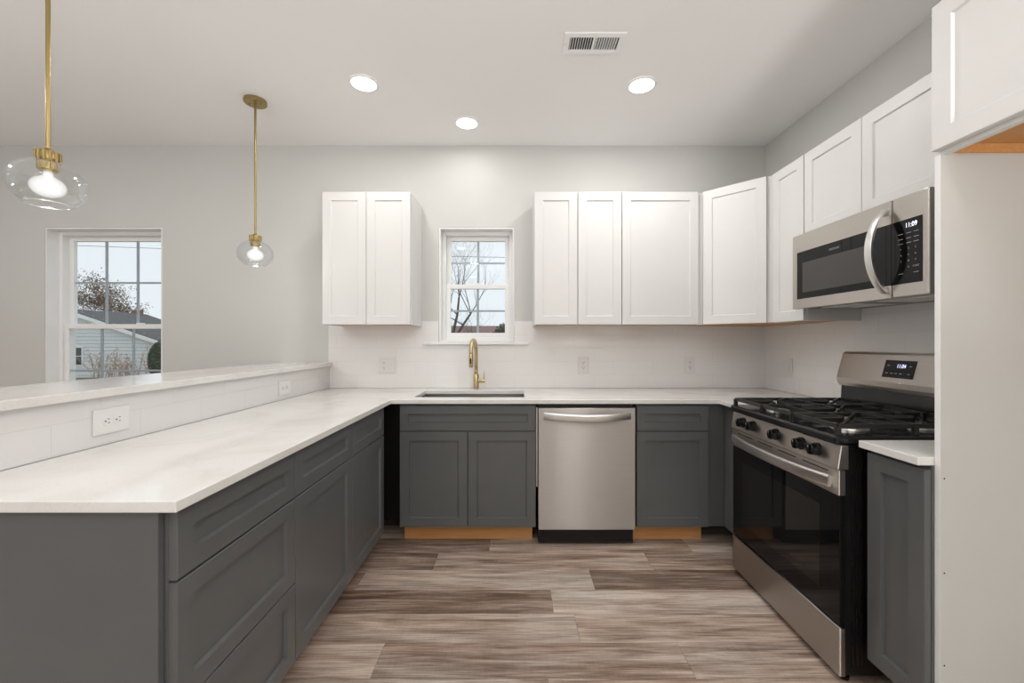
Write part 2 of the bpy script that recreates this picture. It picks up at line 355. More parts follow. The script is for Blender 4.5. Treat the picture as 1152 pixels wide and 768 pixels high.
# windows -----------------------------------------------------------
def window(name, x0, x1, z0, z1, cols, label):
    root = bpy.data.objects.new(name, None); C.objects.link(root); root.location = (x0, D, z0); root['kind'] = 'structure'; root['label'] = label
    Wd, Hh = x1-x0, z1-z0
    # white jamb liner of the opening
    bm = bmesh.new(); e = 0.0015; jd = 0.095
    bx(bm, e, 0.012, 0.002, jd, e, Hh-e); bx(bm, Wd-0.012, Wd-e, 0.002, jd, e, Hh-e); bx(bm, 0.012, Wd-0.012, 0.002, jd, Hh-0.012, Hh-e); bx(bm, 0.012, Wd-0.012, 0.002, jd, e, 0.012)
    obj('window_jamb', bm, 'trim_white', root)
    # vinyl frame
    def ring(bm, a0, a1, c0, c1, t, ya, yb, tb=None):
        tb = tb or t
        bx(bm, a0, a0+t, ya, yb, c0, c1); bx(bm, a1-t, a1, ya, yb, c0, c1); bx(bm, a0+t, a1-t, ya, yb, c1-t, c1); bx(bm, a0+t, a1-t, ya, yb, c0, c0+tb)
    bm = bmesh.new(); ring(bm, 0.012, Wd-0.012, 0.012, Hh-0.012, 0.028, jd-0.01, T-0.002)
    obj('window_frame', bm, 'vinyl_white', root, bevel=0.003)
    fi = 0.040; mid = Hh/2-0.005
    # upper sash (outer track), lower sash (inner track)
    for nm, c0, c1, ya in (('upper_sash', mid-0.01, Hh-fi, jd+0.042), ('lower_sash', fi, mid+0.02, jd+0.004)):
        st = 0.034
        bm = bmesh.new(); ring(bm, fi, Wd-fi, c0, c1, st, ya, ya+0.032)
        s = obj(nm, bm, 'vinyl_white', root, bevel=0.003)
        a0, a1, g0, g1 = fi+st, Wd-fi-st, c0+st, c1-st
        bm = bmesh.new(); mw = 0.009
        for i in range(1, cols):
            x = a0+(a1-a0)*i/cols; bx(bm, x-mw, x+mw, ya+0.012, ya+0.020, g0, g1)
        zc = (g0+g1)/2; bx(bm, a0, a1, ya+0.0118, ya+0.0202, zc-mw*0.8, zc+mw*0.8)
        obj('muntin_grid', bm, 'muntin_grey', s)
        bm = bmesh.new(); bx(bm, a0-0.004, a1+0.004, ya+0.007, ya+0.009, g0-0.004, g1+0.004)
        obj('window_pane', bm, 'window_glass', s)
    # sash locks
    for lx in ([Wd*0.5] if cols == 2 else [Wd*0.3, Wd*0.7]):
        bm = bmesh.new(); bx(bm, lx-0.025, lx+0.025, jd+0.006, jd+0.034, mid+0.02, mid+0.032); obj('sash_lock', bm, 'vinyl_white', root, bevel=0.003)
    return root
window('window_1', *W1, 3, 'white vinyl window with six over six grid in the left room')
window('window_2', *W2, 2, 'white vinyl window with four over four grid above the sink')
# tiled sill ledge under the sink window
struct(box('trim_4', -0.70, 0.095, D-0.030, D+0.05, 1.232, 1.2495, 'trim_white', bevel=0.002))

# ------------------------------------------------------------------ cabinets
def shaker(name, x0, x1, z0, z1, m, parent, s=0.055, y=0.0, t=0.020):
    bm = bmesh.new()
    rings = []; dpt = 0.012 if m == 'cabinet_grey' else 0.0075
    for ins_, yy in ((0, 0), (0, -t+0.0015), (0.0015, -t), (s, -t), (s+0.004, -t+dpt)):
        rings.append([bm.verts.new((a, y+yy, c)) for a, c in ((x0+ins_, z0+ins_), (x1-ins_, z0+ins_), (x1-ins_, z1-ins_), (x0+ins_, z1-ins_))])
    for a, b_ in zip(rings, rings[1:]):
        for k in range(4): bm.faces.new((a[k], a[(k+1)%4], b_[(k+1)%4], b_[k]))
    bm.faces.new(rings[0][::-1]); bm.faces.new(rings[-1])
    return obj(name, bm, m, parent)
def base_cabinet(label, loc, rz, w, depth, fronts, toe=True, toe_w=None, hollow=False, z0=0.114, z1=0.8755, group='grey base cabinets'):
    r = thing('base_cabinet', label, 'cabinet', loc, rz, group)
    if hollow:      # open top for the sink bowl: sides, front, back rail and floor
        bm = bmesh.new(); bx(bm, 0.0008, 0.018, 0.018, depth-0.012, z0, z1); bx(bm, w-0.018, w-0.0008, 0.018, depth-0.012, z0, z1); bx(bm, 0.0008, w-0.0008, 0, 0.018, z0, z1)
        bx(bm, 0.0008, w-0.0008, depth-0.012, depth, z0, z1); bx(bm, 0.018, w-0.018, 0.018, depth-0.012, z0, z0+0.016); obj('carcass', bm, 'cabinet_grey', r)
    else: box('carcass', 0.0008, w-0.0008, 0, depth, z0, z1, 'cabinet_grey', r, bevel=0.0008, seg=1)
    tx = toe_w or (0.004, w-0.004)
    box('toe_kick', tx[0], tx[1], 0.078, depth-0.01, 0.0005, z0-0.0005, 'natural_wood' if toe else 'natural_wood', r)
    for nm, a, b_, c, d in fronts: shaker(nm, a, b_, c, d, 'cabinet_grey', r, s=0.055 if nm == 'door' else 0.050, y=-0.0015)
    return r
G = 0.002
YF = 2.57          # face of the back-run boxes
# back run: sink base
base_cabinet('dark grey sink base cabinet with wide drawer front and two doors, left of dishwasher', (-0.714, YF, 0), 0, 0.838, 0.60,
    [('drawer_front', G, 0.838-G, 0.708, 0.862), ('door', G, 0.419-G, 0.118, 0.703), ('door', 0.419+G, 0.838-G, 0.118, 0.703)], toe_w=(0.006, 0.82), hollow=True)
base_cabinet('dark grey base cabinet with one drawer over one door, right of the dishwasher', (0.742, YF, 0), 0, 0.445, 0.60,
    [('drawer_front', G, 0.445-G, 0.708, 0.862), ('door', G, 0.445-G, 0.118, 0.703)], toe_w=(0.0, 0.44))
# corner fillers, plus an added black sheet standing in for the gap's shade
tag(box('corner_infill', 1.1885, 1.29, YF, YF+0.55, 0.114, 0.8755, 'cabinet_grey', bevel=0.001), 'plain dark grey filler panel facing forward in the right back corner', 'cabinet panel')
tag(box('corner_infill', 1.2915, XR-0.012, 2.292, YF+0.55, 0.114, 0.8755, 'cabinet_grey', bevel=0.001), 'plain dark grey corner panel beside the far side of the gas range', 'cabinet panel')
tag(box('corner_infill', -1.10, -0.7155, 2.66, 2.68, 0.114, 0.8755, 'black_body'), 'black sheet added for the shade in the gap between peninsula cabinets and sink base', 'cabinet panel')
# peninsula run (faces +X)
XP = -0.804
def pen(y0, y1, label, fronts): return base_cabinet(label, (XP, y0, 0), PI/2, y1-y0, 0.60, fronts)
w1, w2, w3 = 1.476-0.960, 1.990-1.476, 2.466-1.990
pen(0.960, 1.476, 'dark grey three drawer base cabinet at the near end of the peninsula',
    [('drawer_front', 0.0, w1-G, 0.7065, 0.866), ('drawer_front', 0.0, w1-G, 0.4045, 0.7005), ('drawer_front', 0.0, w1-G, 0.122, 0.399)])
pen(1.476, 1.990, 'dark grey peninsula base cabinet with drawer over door, beside the three drawers', [('drawer_front', G, w2-G, 0.706, 0.866), ('door', G, w2-G, 0.122, 0.701)])
pen(1.990, 2.466, 'dark grey peninsula base cabinet with drawer over door, nearest the back corner', [('drawer_front', G, w3-G, 0.706, 0.866), ('door', G, w3-G, 0.122, 0.701)])
tag(box('end_panel', -1.428, -0.812, 0.942, 0.9585, 0.0005, 0.8755, 'cabinet_grey', bevel=0.001), 'flat dark grey end panel closing the near end of the peninsula', 'cabinet panel')
# narrow cabinet right of the range (faces -X)
XF = 1.285
r = base_cabinet('narrow dark grey base cabinet with one tall door, between gas range and white panel', (XF, 1.503, 0), -PI/2, 0.223, 0.60,
    [('door', 0.010, 0.223-0.003, 0.118, 0.862)], z1=0.8755)

# worktops -----------------------------------------------------------
SK = (-0.652, 0.056, 2.650, 3.010)
bm = bmesh.new()
CX0, CX1, CE, CY0, CYF, CYR = -1.4195, -0.760, 1.241, 0.928, 2.532, 2.288
def ins(u, v):
    if SK[0] < u < SK[1] and SK[2] < v < SK[3]: return False
    return (u < CX1) or (v > CYF) or (u > CE and v > CYR)
grid_solid(bm, [CX0, CX1, SK[0], SK[1], CE, XR-0.0105], [CY0, CYR, CYF, SK[2], SK[3], D-0.0105], ins, lambda u, v, q: (u, v, q), 0.876, 0.902)
tag(obj('worktop', bm, 'white_quartz', bevel=0.0025), 'white quartz worktop running along the peninsula and the back wall, with a sink cutout', 'countertop')
tag(box('worktop', CE, XR-0.0105, 1.2815, 1.5035, 0.876, 0.902, 'white_quartz', bevel=0.0025), 'small white quartz worktop piece between gas range and white panel', 'countertop')
tag(box('bar_ledge', -1.815, -1.397, 0.90, D-0.0005, 1.0695, 1.098, 'white_quartz', bevel=0.0025), 'raised white quartz bar ledge on top of the tiled half wall', 'bar ledge')

# sink ---------------------------------------------------------------
r = thing('sink', 'undermount stainless steel sink set in the white worktop below the window', 'sink', (-0.298, 2.83, 0.876))
hw, hd, dp = 0.362, 0.188, 0.21
bm = bmesh.new()
rs = []
for q, z in ((0.018, -0.001), (0, -0.001), (-0.001, -dp+0.02), (-0.015, -dp), (-0.30, -dp-0.004)):
    a, c = hw+q, hd+q*0.5 if q < -0.1 else hd+q
    rs.append([bm.verts.new(p) for p in ((-a,-c,z),(a,-c,z),(a,c,z),(-a,c,z))])
for a, b_ in zip(rs, rs[1:]):
    for k in range(4): bm.faces.new((a[k], a[(k+1)%4], b_[(k+1)%4], b_[k]))
bm.faces.new(rs[-1])
o = obj('basin', bm, 'sink_steel', r); so = o.modifiers.new('thick', 'SOLIDIFY'); so.thickness = 0.0015; so.offset = 0
bm = bmesh.new(); lathe(bm, [(0.045, 0), (0.045, 0.003), (0.03, 0.004), (0.028, 0.001)], (0, 0.02, -dp-0.003), 24); obj('drain', bm, 'stainless_handle', r, smooth=True, autosm=0.6)

# faucet --------------------------------------------------------------
r = thing('faucet', 'brushed gold pull-down kitchen faucet behind the sink', 'faucet', (-0.295, 3.085, 0.9025), -0.11)
bm = bmesh.new(); lathe(bm, [(0.024, 0), (0.024, 0.004), (0.021, 0.006), (0.021, 0.11), (0.0195, 0.113), (0.015, 0.115)], n=28); obj('faucet_body', bm, 'faucet_gold', r, smooth=True, autosm=0.6)
pts = [(0, 0, 0.112), (0, 0, 0.2), (0, 0, 0.28)]
R_ = 0.085
for k in range(1, 17):
    a = PI*k/16; pts.append((0, -R_+R_*math.cos(a), 0.28+R_*math.sin(a)))
pts.append((0, -2*R_, 0.262))
bm = bmesh.new(); sweep(bm, pts, 0.028, 0.028, up=(1,0,0), n=20); obj('spout', bm, 'faucet_gold', r, smooth=True)
bm = bmesh.new(); lathe(bm, [(0.0135, 0), (0.0155, 0.004), (0.0165, 0.05), (0.0150, 0.088), (0.0140, 0.092)], (0, -2*R_, 0.172), 24); h = obj('spray_head', bm, 'faucet_gold', r, smooth=True, autosm=0.7)
bm = bmesh.new(); bx(bm, -0.005, 0.005, -2*R_-0.018, -2*R_-0.0150, 0.20, 0.235); obj('spray_button', bm, 'dark_slot', h, bevel=0.001)
bm = bmesh.new(); lathe(bm, [(0.0145, 0.018), (0.0145, 0.066), (0.0125, 0.070)], (0, 0, 0.062), 20, axis='X'); hb = obj('handle_hub', bm, 'faucet_gold', r, smooth=True, autosm=0.7)
bm = bmesh.new(); sweep(bm, [(0.058, 0, 0.070), (0.060, 0.0, 0.10), (0.062, 0.004, 0.132)], 0.007, 0.007, up=(1,0,0), n=10); obj('lever', bm, 'faucet_gold', hb, smooth=True)

# dishwasher -------------------------------------------------------------
r = thing('dishwasher', 'stainless steel dishwasher with bowed bar handle between the grey base cabinets', 'dishwasher', (0.127, 2.560, 0))
DW = 0.612
box('body', 0.012, DW-0.012, 0.012, 0.57, 0.012, 0.868, 'black_body', r)
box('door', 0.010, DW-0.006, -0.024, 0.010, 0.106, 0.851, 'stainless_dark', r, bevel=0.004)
box('side_rail', 0.000, 0.0065, 0.004, 0.010, 0.36, 0.85, 'stainless_handle', r)
box('toe_panel', 0.010, DW-0.022, -0.004, 0.011, 0.030, 0.104, 'black_plastic', r, bevel=0.002)
for x in (0.05, DW-0.05):
    bm = bmesh.new(); lathe(bm, [(0.016, 0.0), (0.016, 0.02), (0.008, 0.022), (0.008, 0.031)], (x, 0.05, 0.0003), 14); obj('foot', bm, 'black_plastic', r)
bm = bmesh.new(); pts = []
for k in range(25):
    u = -1+2*k/24; yy = -0.024-0.010-0.038*(1-abs(u)**2.4); pts.append((DW/2+0.002+0.262*u, yy, 0.806-0.010*(1-u*u)))
sweep(bm, pts, 0.016, 0.043, up=(0,0,1))
for u in (-0.985, 0.985):
    xx = DW/2+0.002+0.262*u; bx(bm, xx-0.009, xx+0.009, -0.036, -0.022, 0.792, 0.820)
obj('handle', bm, 'stainless_handle', r, smooth=True, autosm=0.7)

# ------------------------------------------------------------------ gas range (local x runs towards the camera, local y into the wall)
RG = thing('gas_range', 'freestanding stainless steel and black gas range with five burners', 'range', (1.190, 2.280, 0), -PI/2)
RW_ = 0.755
box('body', 0.004, RW_-0.004, 0.024, 0.70, 0.030, 0.876, 'black_body', RG)
bm = bmesh.new()
for yy in (0.045, 0.062, 0.079): bx(bm, RW_-0.0045, RW_-0.001, yy, yy+0.006, 0.06, 0.86)
obj('side_rib', bm, 'black_enamel', RG)
box('storage_drawer', 0.0, RW_, 0.0, 0.0235, 0.025, 0.203, 'stainless', RG, bevel=0.005)
od = box('oven_door', 0.003, RW_-0.003, 0.002, 0.0235, 0.212, 0.690, 'black_glass', RG, bevel=0.002)
# inner window pane, slightly different glass, and rack lines behind it
bm = bmesh.new(); bx(bm, 0.10, RW_-0.10, 0.0010, 0.0022, 0.30, 0.625); obj('oven_window', bm, 'oven_window', od)
tr = box('door_trim', 0.001, RW_-0.001, -0.002, 0.0235, 0.6905, 0.784, 'stainless', od, bevel=0.003)
bm = bmesh.new()
for a, b_ in ((0.06, 0.20), (0.24, 0.36), (0.40, 0.52), (0.56, 0.70)): bx(bm, a, b_, -0.0027, -0.0018, 0.7665, 0.7705)
obj('vent_slot', bm, 'dark_slot', tr)
bm = bmesh.new(); pts = []
for k in range(25):
    u = -1+2*k/24; pts.append((RW_/2+0.345*u, -0.012-0.036*(1-abs(u)**2.6), 0.736))
sweep(bm, pts, 0.018, 0.046, up=(0,0,1))
for u in (-0.98, 0.98):
    xx = RW_/2+0.345*u; bx(bm, xx-0.009, xx+0.009, -0.016, -0.0005, 0.725, 0.751)
obj('handle', bm, 'stainless_handle', od, smooth=True, autosm=0.7)
# control panel (slightly sloped)
bm = bmesh.new(); prism(bm, [(0.006, 0.876), (0.034, 0.876), (0.034, 0.787), (-0.007, 0.787)], lambda u, v, q: (q, u, v), 0.0, RW_)
cp = obj('control_panel', bm, 'stainless', RG, bevel=0.003)
for y in (2.167, 2.078, 1.895, 1.727, 1.637):
    x = 2.280-y
    bm = bmesh.new(); lathe(bm, [(0.0255, 0.004), (0.0255, -0.009), (0.0220, -0.011), (0.0215, -0.030), (0.019, -0.033)], (x, 0, 0.835), 24, axis='Y')
    bx(bm, x-0.004, x+0.004, -0.038, -0.028, 0.817, 0.853)
    k = obj('knob', bm, 'black_plastic', cp, smooth=True, autosm=0.5)
    bm = bmesh.new(); bx(bm, x-0.001, x+0.001, -0.0385, -0.0378, 0.842, 0.852); obj('knob_pointer', bm, 'legend_white', k)
# cooktop
ct = box('cooktop', 0.0, RW_, -0.012, 0.60, 0.8765, 0.912, 'black_enamel', RG, bevel=0.010, seg=3)
burn = [(0.145, 0.15, 0.050), (0.145, 0.44, 0.044), (0.3775, 0.295, 0.054), (0.61, 0.15, 0.054), (0.61, 0.44, 0.042)]
for x, y, rr_ in burn:
    bm = bmesh.new(); lathe(bm, [(rr_+0.012, 0.9115), (rr_+0.010, 0.917), (rr_, 0.919), (rr_-0.004, 0.926)], (x, y, 0), 28); b_ = obj('burner', bm, 'burner_metal', ct, smooth=True, autosm=0.6)
    bm = bmesh.new(); lathe(bm, [(rr_-0.008, 0.9262), (rr_-0.006, 0.929), (rr_-0.009, 0.934), (rr_-0.02, 0.936)], (x, y, 0), 28); obj('burner_cap', bm, 'cast_iron', b_, smooth=True, autosm=0.6)
def grate(x0, x1, cents):
    bm = bmesh.new(); y0, y1, zt, zb, t = 0.008, 0.585, 0.952, 0.936, 0.011
    def bar(ax, ay, bx_, by_, w=t, za=zb, zc=zt):
        d = Vector((bx_-ax, by_-ay, 0)).normalized(); s = Vector((-d.y, d.x, 0))*w/2; d2 = d*0
        vs = []
        for z, k in ((za, 1.0), (zc, 0.72)):
            for px, py, sg in ((ax, ay, 1), (bx_, by_, 1), (bx_, by_, -1), (ax, ay, -1)): vs.append(bm.verts.new((px+s.x*sg*k, py+s.y*sg*k, z)))
        for f in ((0,3,2,1),(4,5,6,7),(0,1,5,4),(1,2,6,5),(2,3,7,6),(3,0,4,7)): bm.faces.new([vs[i] for i in f])
    for a in ((x0,y0,x1,y0),(x0,y1,x1,y1),(x0,y0,x0,y1),(x1,y0,x1,y1)): bar(*a)
    ym = (y0+y1)/2
    if len(cents) == 2: bar(x0, ym, x1, ym)
    for cx_, cy_, r_ in cents:
        for k in range(8):
            a = PI*k/4
            dx, dy = math.cos(a), math.sin(a)
            lo = (y0, ym) if cy_ < ym-0.05 else ((ym, y1) if cy_ > ym+0.05 else (y0+0.10, y1-0.10))
            tx = ((x1-cx_)/dx if dx > 1e-3 else (x0-cx_)/dx if dx < -1e-3 else 9); ty = ((lo[1]-cy_)/dy if dy > 1e-3 else (lo[0]-cy_)/dy if dy < -1e-3 else 9)
            tt = min(tx, ty); bar(cx_+dx*0.028, cy_+dy*0.028, cx_+dx*tt, cy_+dy*tt, 0.010)
        if len(cents) == 1:
            bar(x0, y0+0.10, x1, y0+0.10); bar(x0, y1-0.10, x1, y1-0.10)
    for fx in (x0, x1):
        for fy in (y0, ym, y1): bx(bm, fx-0.008, fx+0.008, fy-0.008, fy+0.008, 0.9118, 0.945)
    return obj('grate', bm, 'cast_iron', ct)
grate(0.020, 0.262, [burn[0], burn[1]]); grate(0.272, 0.483, [burn[2]]); grate(0.493, 0.735, [burn[3], burn[4]])
# backguard
bm = bmesh.new(); prism(bm, [(0.588, 0.905), (0.70, 0.905), (0.70, 1.04), (0.596, 1.04)], lambda u, v, q: (q, u, v), 0.003, RW_-0.003)
bg_ = obj('backguard', bm, 'black_enamel', RG, bevel=0.004)
bm = bmesh.new(); prism(bm, [(0.585, 1.020), (0.572, 1.040), (0.570, 1.065), (0.606, 1.196), (0.618, 1.203), (0.70, 1.203), (0.70, 1.020)], lambda u, v, q: (q, u, v), 0.0, RW_)
pn = obj('console', bm, 'stainless', bg_, bevel=0.004)
sl = math.atan2(0.606-0.570, 1.196-1.065)
def on_console(x, t, out):  # point on the sloped console face, t height along it
    return Vector((x, 0.570+t*math.sin(sl)-out*math.cos(sl), 1.065+t*math.cos(sl)+out*math.sin(sl)))
def console_plate(name, xa, xb, ta, tb, out, m, parent):
    bm = bmesh.new(); vs = []
    for o_ in (-0.001, out):
        for x, t in ((xa, ta), (xb, ta), (xb, tb), (xa, tb)): vs.append(bm.verts.new(on_console(x, t, o_)))
    for f in ((0,3,2,1),(4,5,6,7),(0,1,5,4),(1,2,6,5),(2,3,7,6),(3,0,4,7)): bm.faces.new([vs[i] for i in f])
    return obj(name, bm, m, parent)
dx0, dx1 = 2.280-2.003, 2.280-1.847
dsp = console_plate('display', dx0, dx1, 0.024, 0.108, 0.0016, 'black_glass', pn)
def text(name, body, size, mtx, m, parent, ext=0.0002, align='CENTER', sx=1.0):
    c = bpy.data.curves.new(name, 'FONT'); c.body = body; c.size = size; c.extrude = ext; c.align_x = align; c.align_y = 'CENTER'
    tmp = bpy.data.objects.new('tmp', c); C.objects.link(tmp)
    dg = bpy.context.evaluated_depsgraph_get(); me = bpy.data.meshes.new_from_object(tmp.evaluated_get(dg)); bpy.data.objects.remove(tmp)
    me.name = name; me.transform(Matrix.Diagonal((sx, 1, 1, 1))); me.transform(mtx)
    me.materials.clear(); me.materials.append(M[m])
    o = bpy.data.objects.new(name, me); C.objects.link(o); o.parent = parent; return o
# local frame on console: text x -> +x, text y -> up the slope, normal -> -y
def con_mtx(x, t, out=0.0024):
    p = on_console(x, t, out); up = Vector((0, math.sin(sl), math.cos(sl))); n = Vector((0, -math.cos(sl), math.sin(sl)))
    return Matrix(((1, up.x, n.x, p.x), (0, up.y, n.y, p.y), (0, up.z, n.z, p.z), (0, 0, 0, 1)))
text('clock_digits', '11:04', 0.026, con_mtx((dx0+dx1)/2+0.010, 0.080), 'digit_blue', pn, sx=0.8)
for x, t in ((0.022, 0.082), (0.132, 0.082), (0.022, 0.045), (0.046, 0.045), (0.068, 0.045), (0.092, 0.045), (0.132, 0.045)):
    console_plate('touch_key', dx0+x-0.006, dx0+x+0.006, t-0.0016, t+0.0016, 0.0022, 'legend_white', pn)
console_plate('logo_plate', RW_/2-0.006, RW_/2+0.006, -0.002, 0.005, 0.0012, 'stainless_handle', pn)
for x in (0.03, RW_-0.03):
    for y in (0.04, 0.62):
        bm = bmesh.new(); lathe(bm, [(0.016, 0.0003), (0.016, 0.012), (0.009, 0.014), (0.009, 0.031)], (x, y, 0), 14); obj('foot', bm, 'black_plastic', RG)

# ------------------------------------------------------------------ wall cabinets
def box_carcass(r, w, d, h, m='cabinet_white'):
    """five-sided box with the bottom panel raised a little and unfinished"""
    bm = bmesh.new(); t = 0.016
    bx(bm, 0.0008, t, 0.016, d, 0, h, 0); bx(bm, w-t, w-0.0008, 0.016, d, 0, h, 0); bx(bm, 0.0008, w-0.0008, 0, 0.0158, 0, h, 0); bx(bm, t, w-t, 0.016, d, h-t, h, 0)
    obj('carcass', bm, m, r)
    bm = bmesh.new(); bx(bm, t+0.0002, w-t-0.0002, 0.0162, d-0.0005, 0.006, 0.006+t, 0); obj('bottom_panel', bm, 'natural_wood', r)
def wall_cabinet(label, loc, rz, w, h, doors, d=0.305):
    r = thing('wall_cabinet', label, 'cabinet', loc, rz, 'white wall cabinets')
    box_carcass(r, w, d-0.0105, h)
    for a, b_ in doors: shaker('door', a, b_, 0.002, h-0.001, 'cabinet_white', r, s=0.057, y=-0.0015)
    return r
ZU, HU = 1.372, 0.914; 
YU = 2.875
wall_cabinet('white two door wall cabinet alone on the left of the sink window', (-1.330, YU, ZU), 0, 0.612, HU, [(0, 0.300), (0.303, 0.604)], 0.3145)
wall_cabinet('white two door wall cabinet directly right of the sink window', (0.127, YU, ZU), 0, 0.603, HU, [(0.002, 0.297), (0.302, 0.601)], 0.3145)
wall_cabinet('white single door wall cabinet between the two door unit and the angled corner unit', (0.731, YU, ZU), 0, 0.562, HU, [(0.002, 0.525)], 0.3145)
# diagonal corner cabinet
r = thing('corner_wall_cabinet', 'white angled corner wall cabinet with one door', 'cabinet', (1.294, 2.875, ZU), 0, 'white wall cabinets')
p0 = (0.0, 0.0); p1 = (0.300, -0.300)   # face line
poly = [(0.0, 0.0), (0.300, -0.300), (0.615, -0.300), (0.615, 0.3045), (0.0, 0.3045)]
bm = bmesh.new(); prism(bm, poly, lambda u, v, q: (u, v, q), 0.004, HU); obj('carcass', bm, 'cabinet_white', r)
bm = bmesh.new(); prism(bm, [(0.005, 0.004), (0.302, -0.293), (0.612, -0.297), (0.612, 0.300), (0.005, 0.300)], lambda u, v, q: (u, v, q), 0.0, 0.0038); obj('bottom_panel', bm, 'natural_wood', r)
dr = shaker('door', 0.012, 0.4243-0.030, 0.002, HU-0.001, 'cabinet_white', r, s=0.057, y=-0.0015); dr.rotation_euler = (0, 0, -PI/4)
# right wall uppers, facing the room
XU = 1.605
wall_cabinet('narrow white single door wall cabinet between corner unit and microwave', (XU, 2.572, ZU), -PI/2, 0.290, HU, [(0.012, 0.286)], 0.3145-0.0)
wall_cabinet('short white two door wall cabinet above the microwave', (XU, 2.2805, 1.8305), -PI/2, 0.757, 0.4555, [(0.002, 0.3775), (0.3805, 0.755)], 0.3145)
# refrigerator side panel and the cabinet over the refrigerator bay
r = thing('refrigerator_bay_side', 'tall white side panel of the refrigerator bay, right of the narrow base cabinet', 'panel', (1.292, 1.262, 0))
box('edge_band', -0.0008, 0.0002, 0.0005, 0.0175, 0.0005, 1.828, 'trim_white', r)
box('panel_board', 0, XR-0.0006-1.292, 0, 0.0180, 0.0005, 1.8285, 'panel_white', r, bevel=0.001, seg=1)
for x, z in ((0.011, 0.842), (0.011, 0.555), (0.011, 0.274)):
    bm = bmesh.new(); lathe(bm, [(0.0026, -0.0004), (0.0026, 0.0005)], (x, 0, z), 12, axis='Y'); obj('screw_hole', bm, 'dark_slot', r)
r = thing('refrigerator_cabinet', 'deep white wall cabinet with shaker doors over the refrigerator bay', 'cabinet', (1.302, 1.281, 1.829), -PI/2, 'white wall cabinets')
w, d, h, t = 0.93, XR-0.001-1.302, 0.457, 0.018
bm = bmesh.new(); bx(bm, 0, t, 0.02, d, 0, h); bx(bm, w-t, w, 0.02, d, 0, h); bx(bm, 0, w, 0, 0.0198, 0, h); bx(bm, t, w-t, 0.02, d, h-t, h); obj('carcass', bm, 'cabinet_white', r)
bm = bmesh.new(); bx(bm, t+0.0003, w-t-0.0003, 0.0202, d-0.001, 0.030, 0.044); bx(bm, t+0.0003, t+0.006, 0.0205, d-0.001, 0.002, 0.030); obj('bottom_panel', bm, 'natural_wood', r)
shaker('door', 0.002, 0.4635, 0.014, h-0.001, 'cabinet_white', r, s=0.057, y=-0.0015); shaker('door', 0.4665, 0.928, 0.014, h-0.001, 'cabinet_white', r, s=0.057, y=-0.0015)

# ------------------------------------------------------------------ microwave
MW = thing('microwave', 'over the range stainless steel microwave with black glass door and curved handle', 'microwave', (1.520, 2.2795, 1.4335), -PI/2)
mwW, mwH = 0.754, 0.396
box('body', 0.006, mwW-0.006, 0.022, 0.3775, 0.016, mwH-0.001, 'black_plastic', MW)
xs = 2.2795-1.678
dr = box('door', 0.0, xs-0.002, 0.0, 0.0215, 0.0, mwH, 'stainless', MW, bevel=0.003)
pn = box('control_panel', xs+0.002, mwW, 0.0, 0.0215, 0.0, mwH, 'stainless', MW, bevel=0.005)
gz0, gz1 = 0.051, 0.300
gl = box('door_glass', 2.2795-2.241, xs-0.001, -0.0015, 0.001, gz0, gz1, 'black_glass', dr)
box('door_window', 2.2795-2.198, 2.2795-1.765, -0.0021, -0.0014, 0.083, 0.240, 'screen_glass', dr)
box('keypad_glass', xs+0.001, 2.2795-1.551, -0.0015, 0.001, gz0, gz1, 'black_glass', pn)
def mw_mtx(x, z, out=0.0019): return Matrix(((1,0,0,x),(0,0,-1,-out),(0,1,0,z),(0,0,0,1)))
text('wordmark', 'FRIGIDAIRE', 0.0125, mw_mtx(0.30, 0.268, 0.0022), 'legend_white', dr, 0.0001)
kc = (xs+0.001+2.2795-1.551)/2
text('clock_digits', '11:09', 0.026, mw_mtx(kc+0.020, 0.275, 0.0022), 'digit_glow', pn, 0.0001, sx=0.85)
for row, z in enumerate((0.246, 0.226, 0.208)):
    for x in (-0.024, 0.010, 0.040):
        bm = bmesh.new(); bx(bm, kc+x-0.010, kc+x+0.010, -0.0021, -0.0014, z-0.0010, z+0.0010); obj('key_legend', bm, 'legend_white', pn)
for row, nums in enumerate(('123', '456', '789')):
    for col, ch in enumerate(nums): text('key_number', ch, 0.011, mw_mtx(kc+(-0.022, 0.010, 0.038)[col], 0.186-0.024*row, 0.0021), 'legend_white', pn, 0.0001)
text('key_number', '0', 0.011, mw_mtx(kc+0.010, 0.114, 0.0021), 'legend_white', pn, 0.0001)
text('key_legend', 'START', 0.009, mw_mtx(kc+0.040, 0.114, 0.0021), 'legend_white', pn, 0.0001)
for x in (-0.022, 0.040):
    bm = bmesh.new(); bx(bm, kc+x-0.010, kc+x+0.010, -0.0021, -0.0014, 0.0895, 0.0915); obj('key_legend', bm, 'legend_white', pn)
bm = bmesh.new(); pts = []
hx = xs-0.022
for k in range(25):
    u = -1+2*k/24; pts.append((hx, -0.008-0.068*(1-u*u)**0.8, 0.192+0.168*u))
sweep(bm, pts, 0.033, 0.014, up=(0,-1,0))
for u in (-1, 1): bx(bm, hx-0.013, hx+0.013, -0.014, -0.0005, 0.192+0.158*u-0.012, 0.192+0.158*u+0.012)
obj('handle', bm, 'stainless_handle', dr, smooth=True, autosm=0.6)
# underside: dark grease filters and lamp
un = box('underside', 0.010, mwW-0.010, 0.024, 0.376, 0.004, 0.0158, 'black_plastic', MW)
for a, b_ in ((0.08, 0.33), (0.42, 0.67)):
    bm = bmesh.new(); bx(bm, a, b_, 0.10, 0.28, 0.0015, 0.0042)
    obj('grease_filter', bm, 'burner_metal', un)

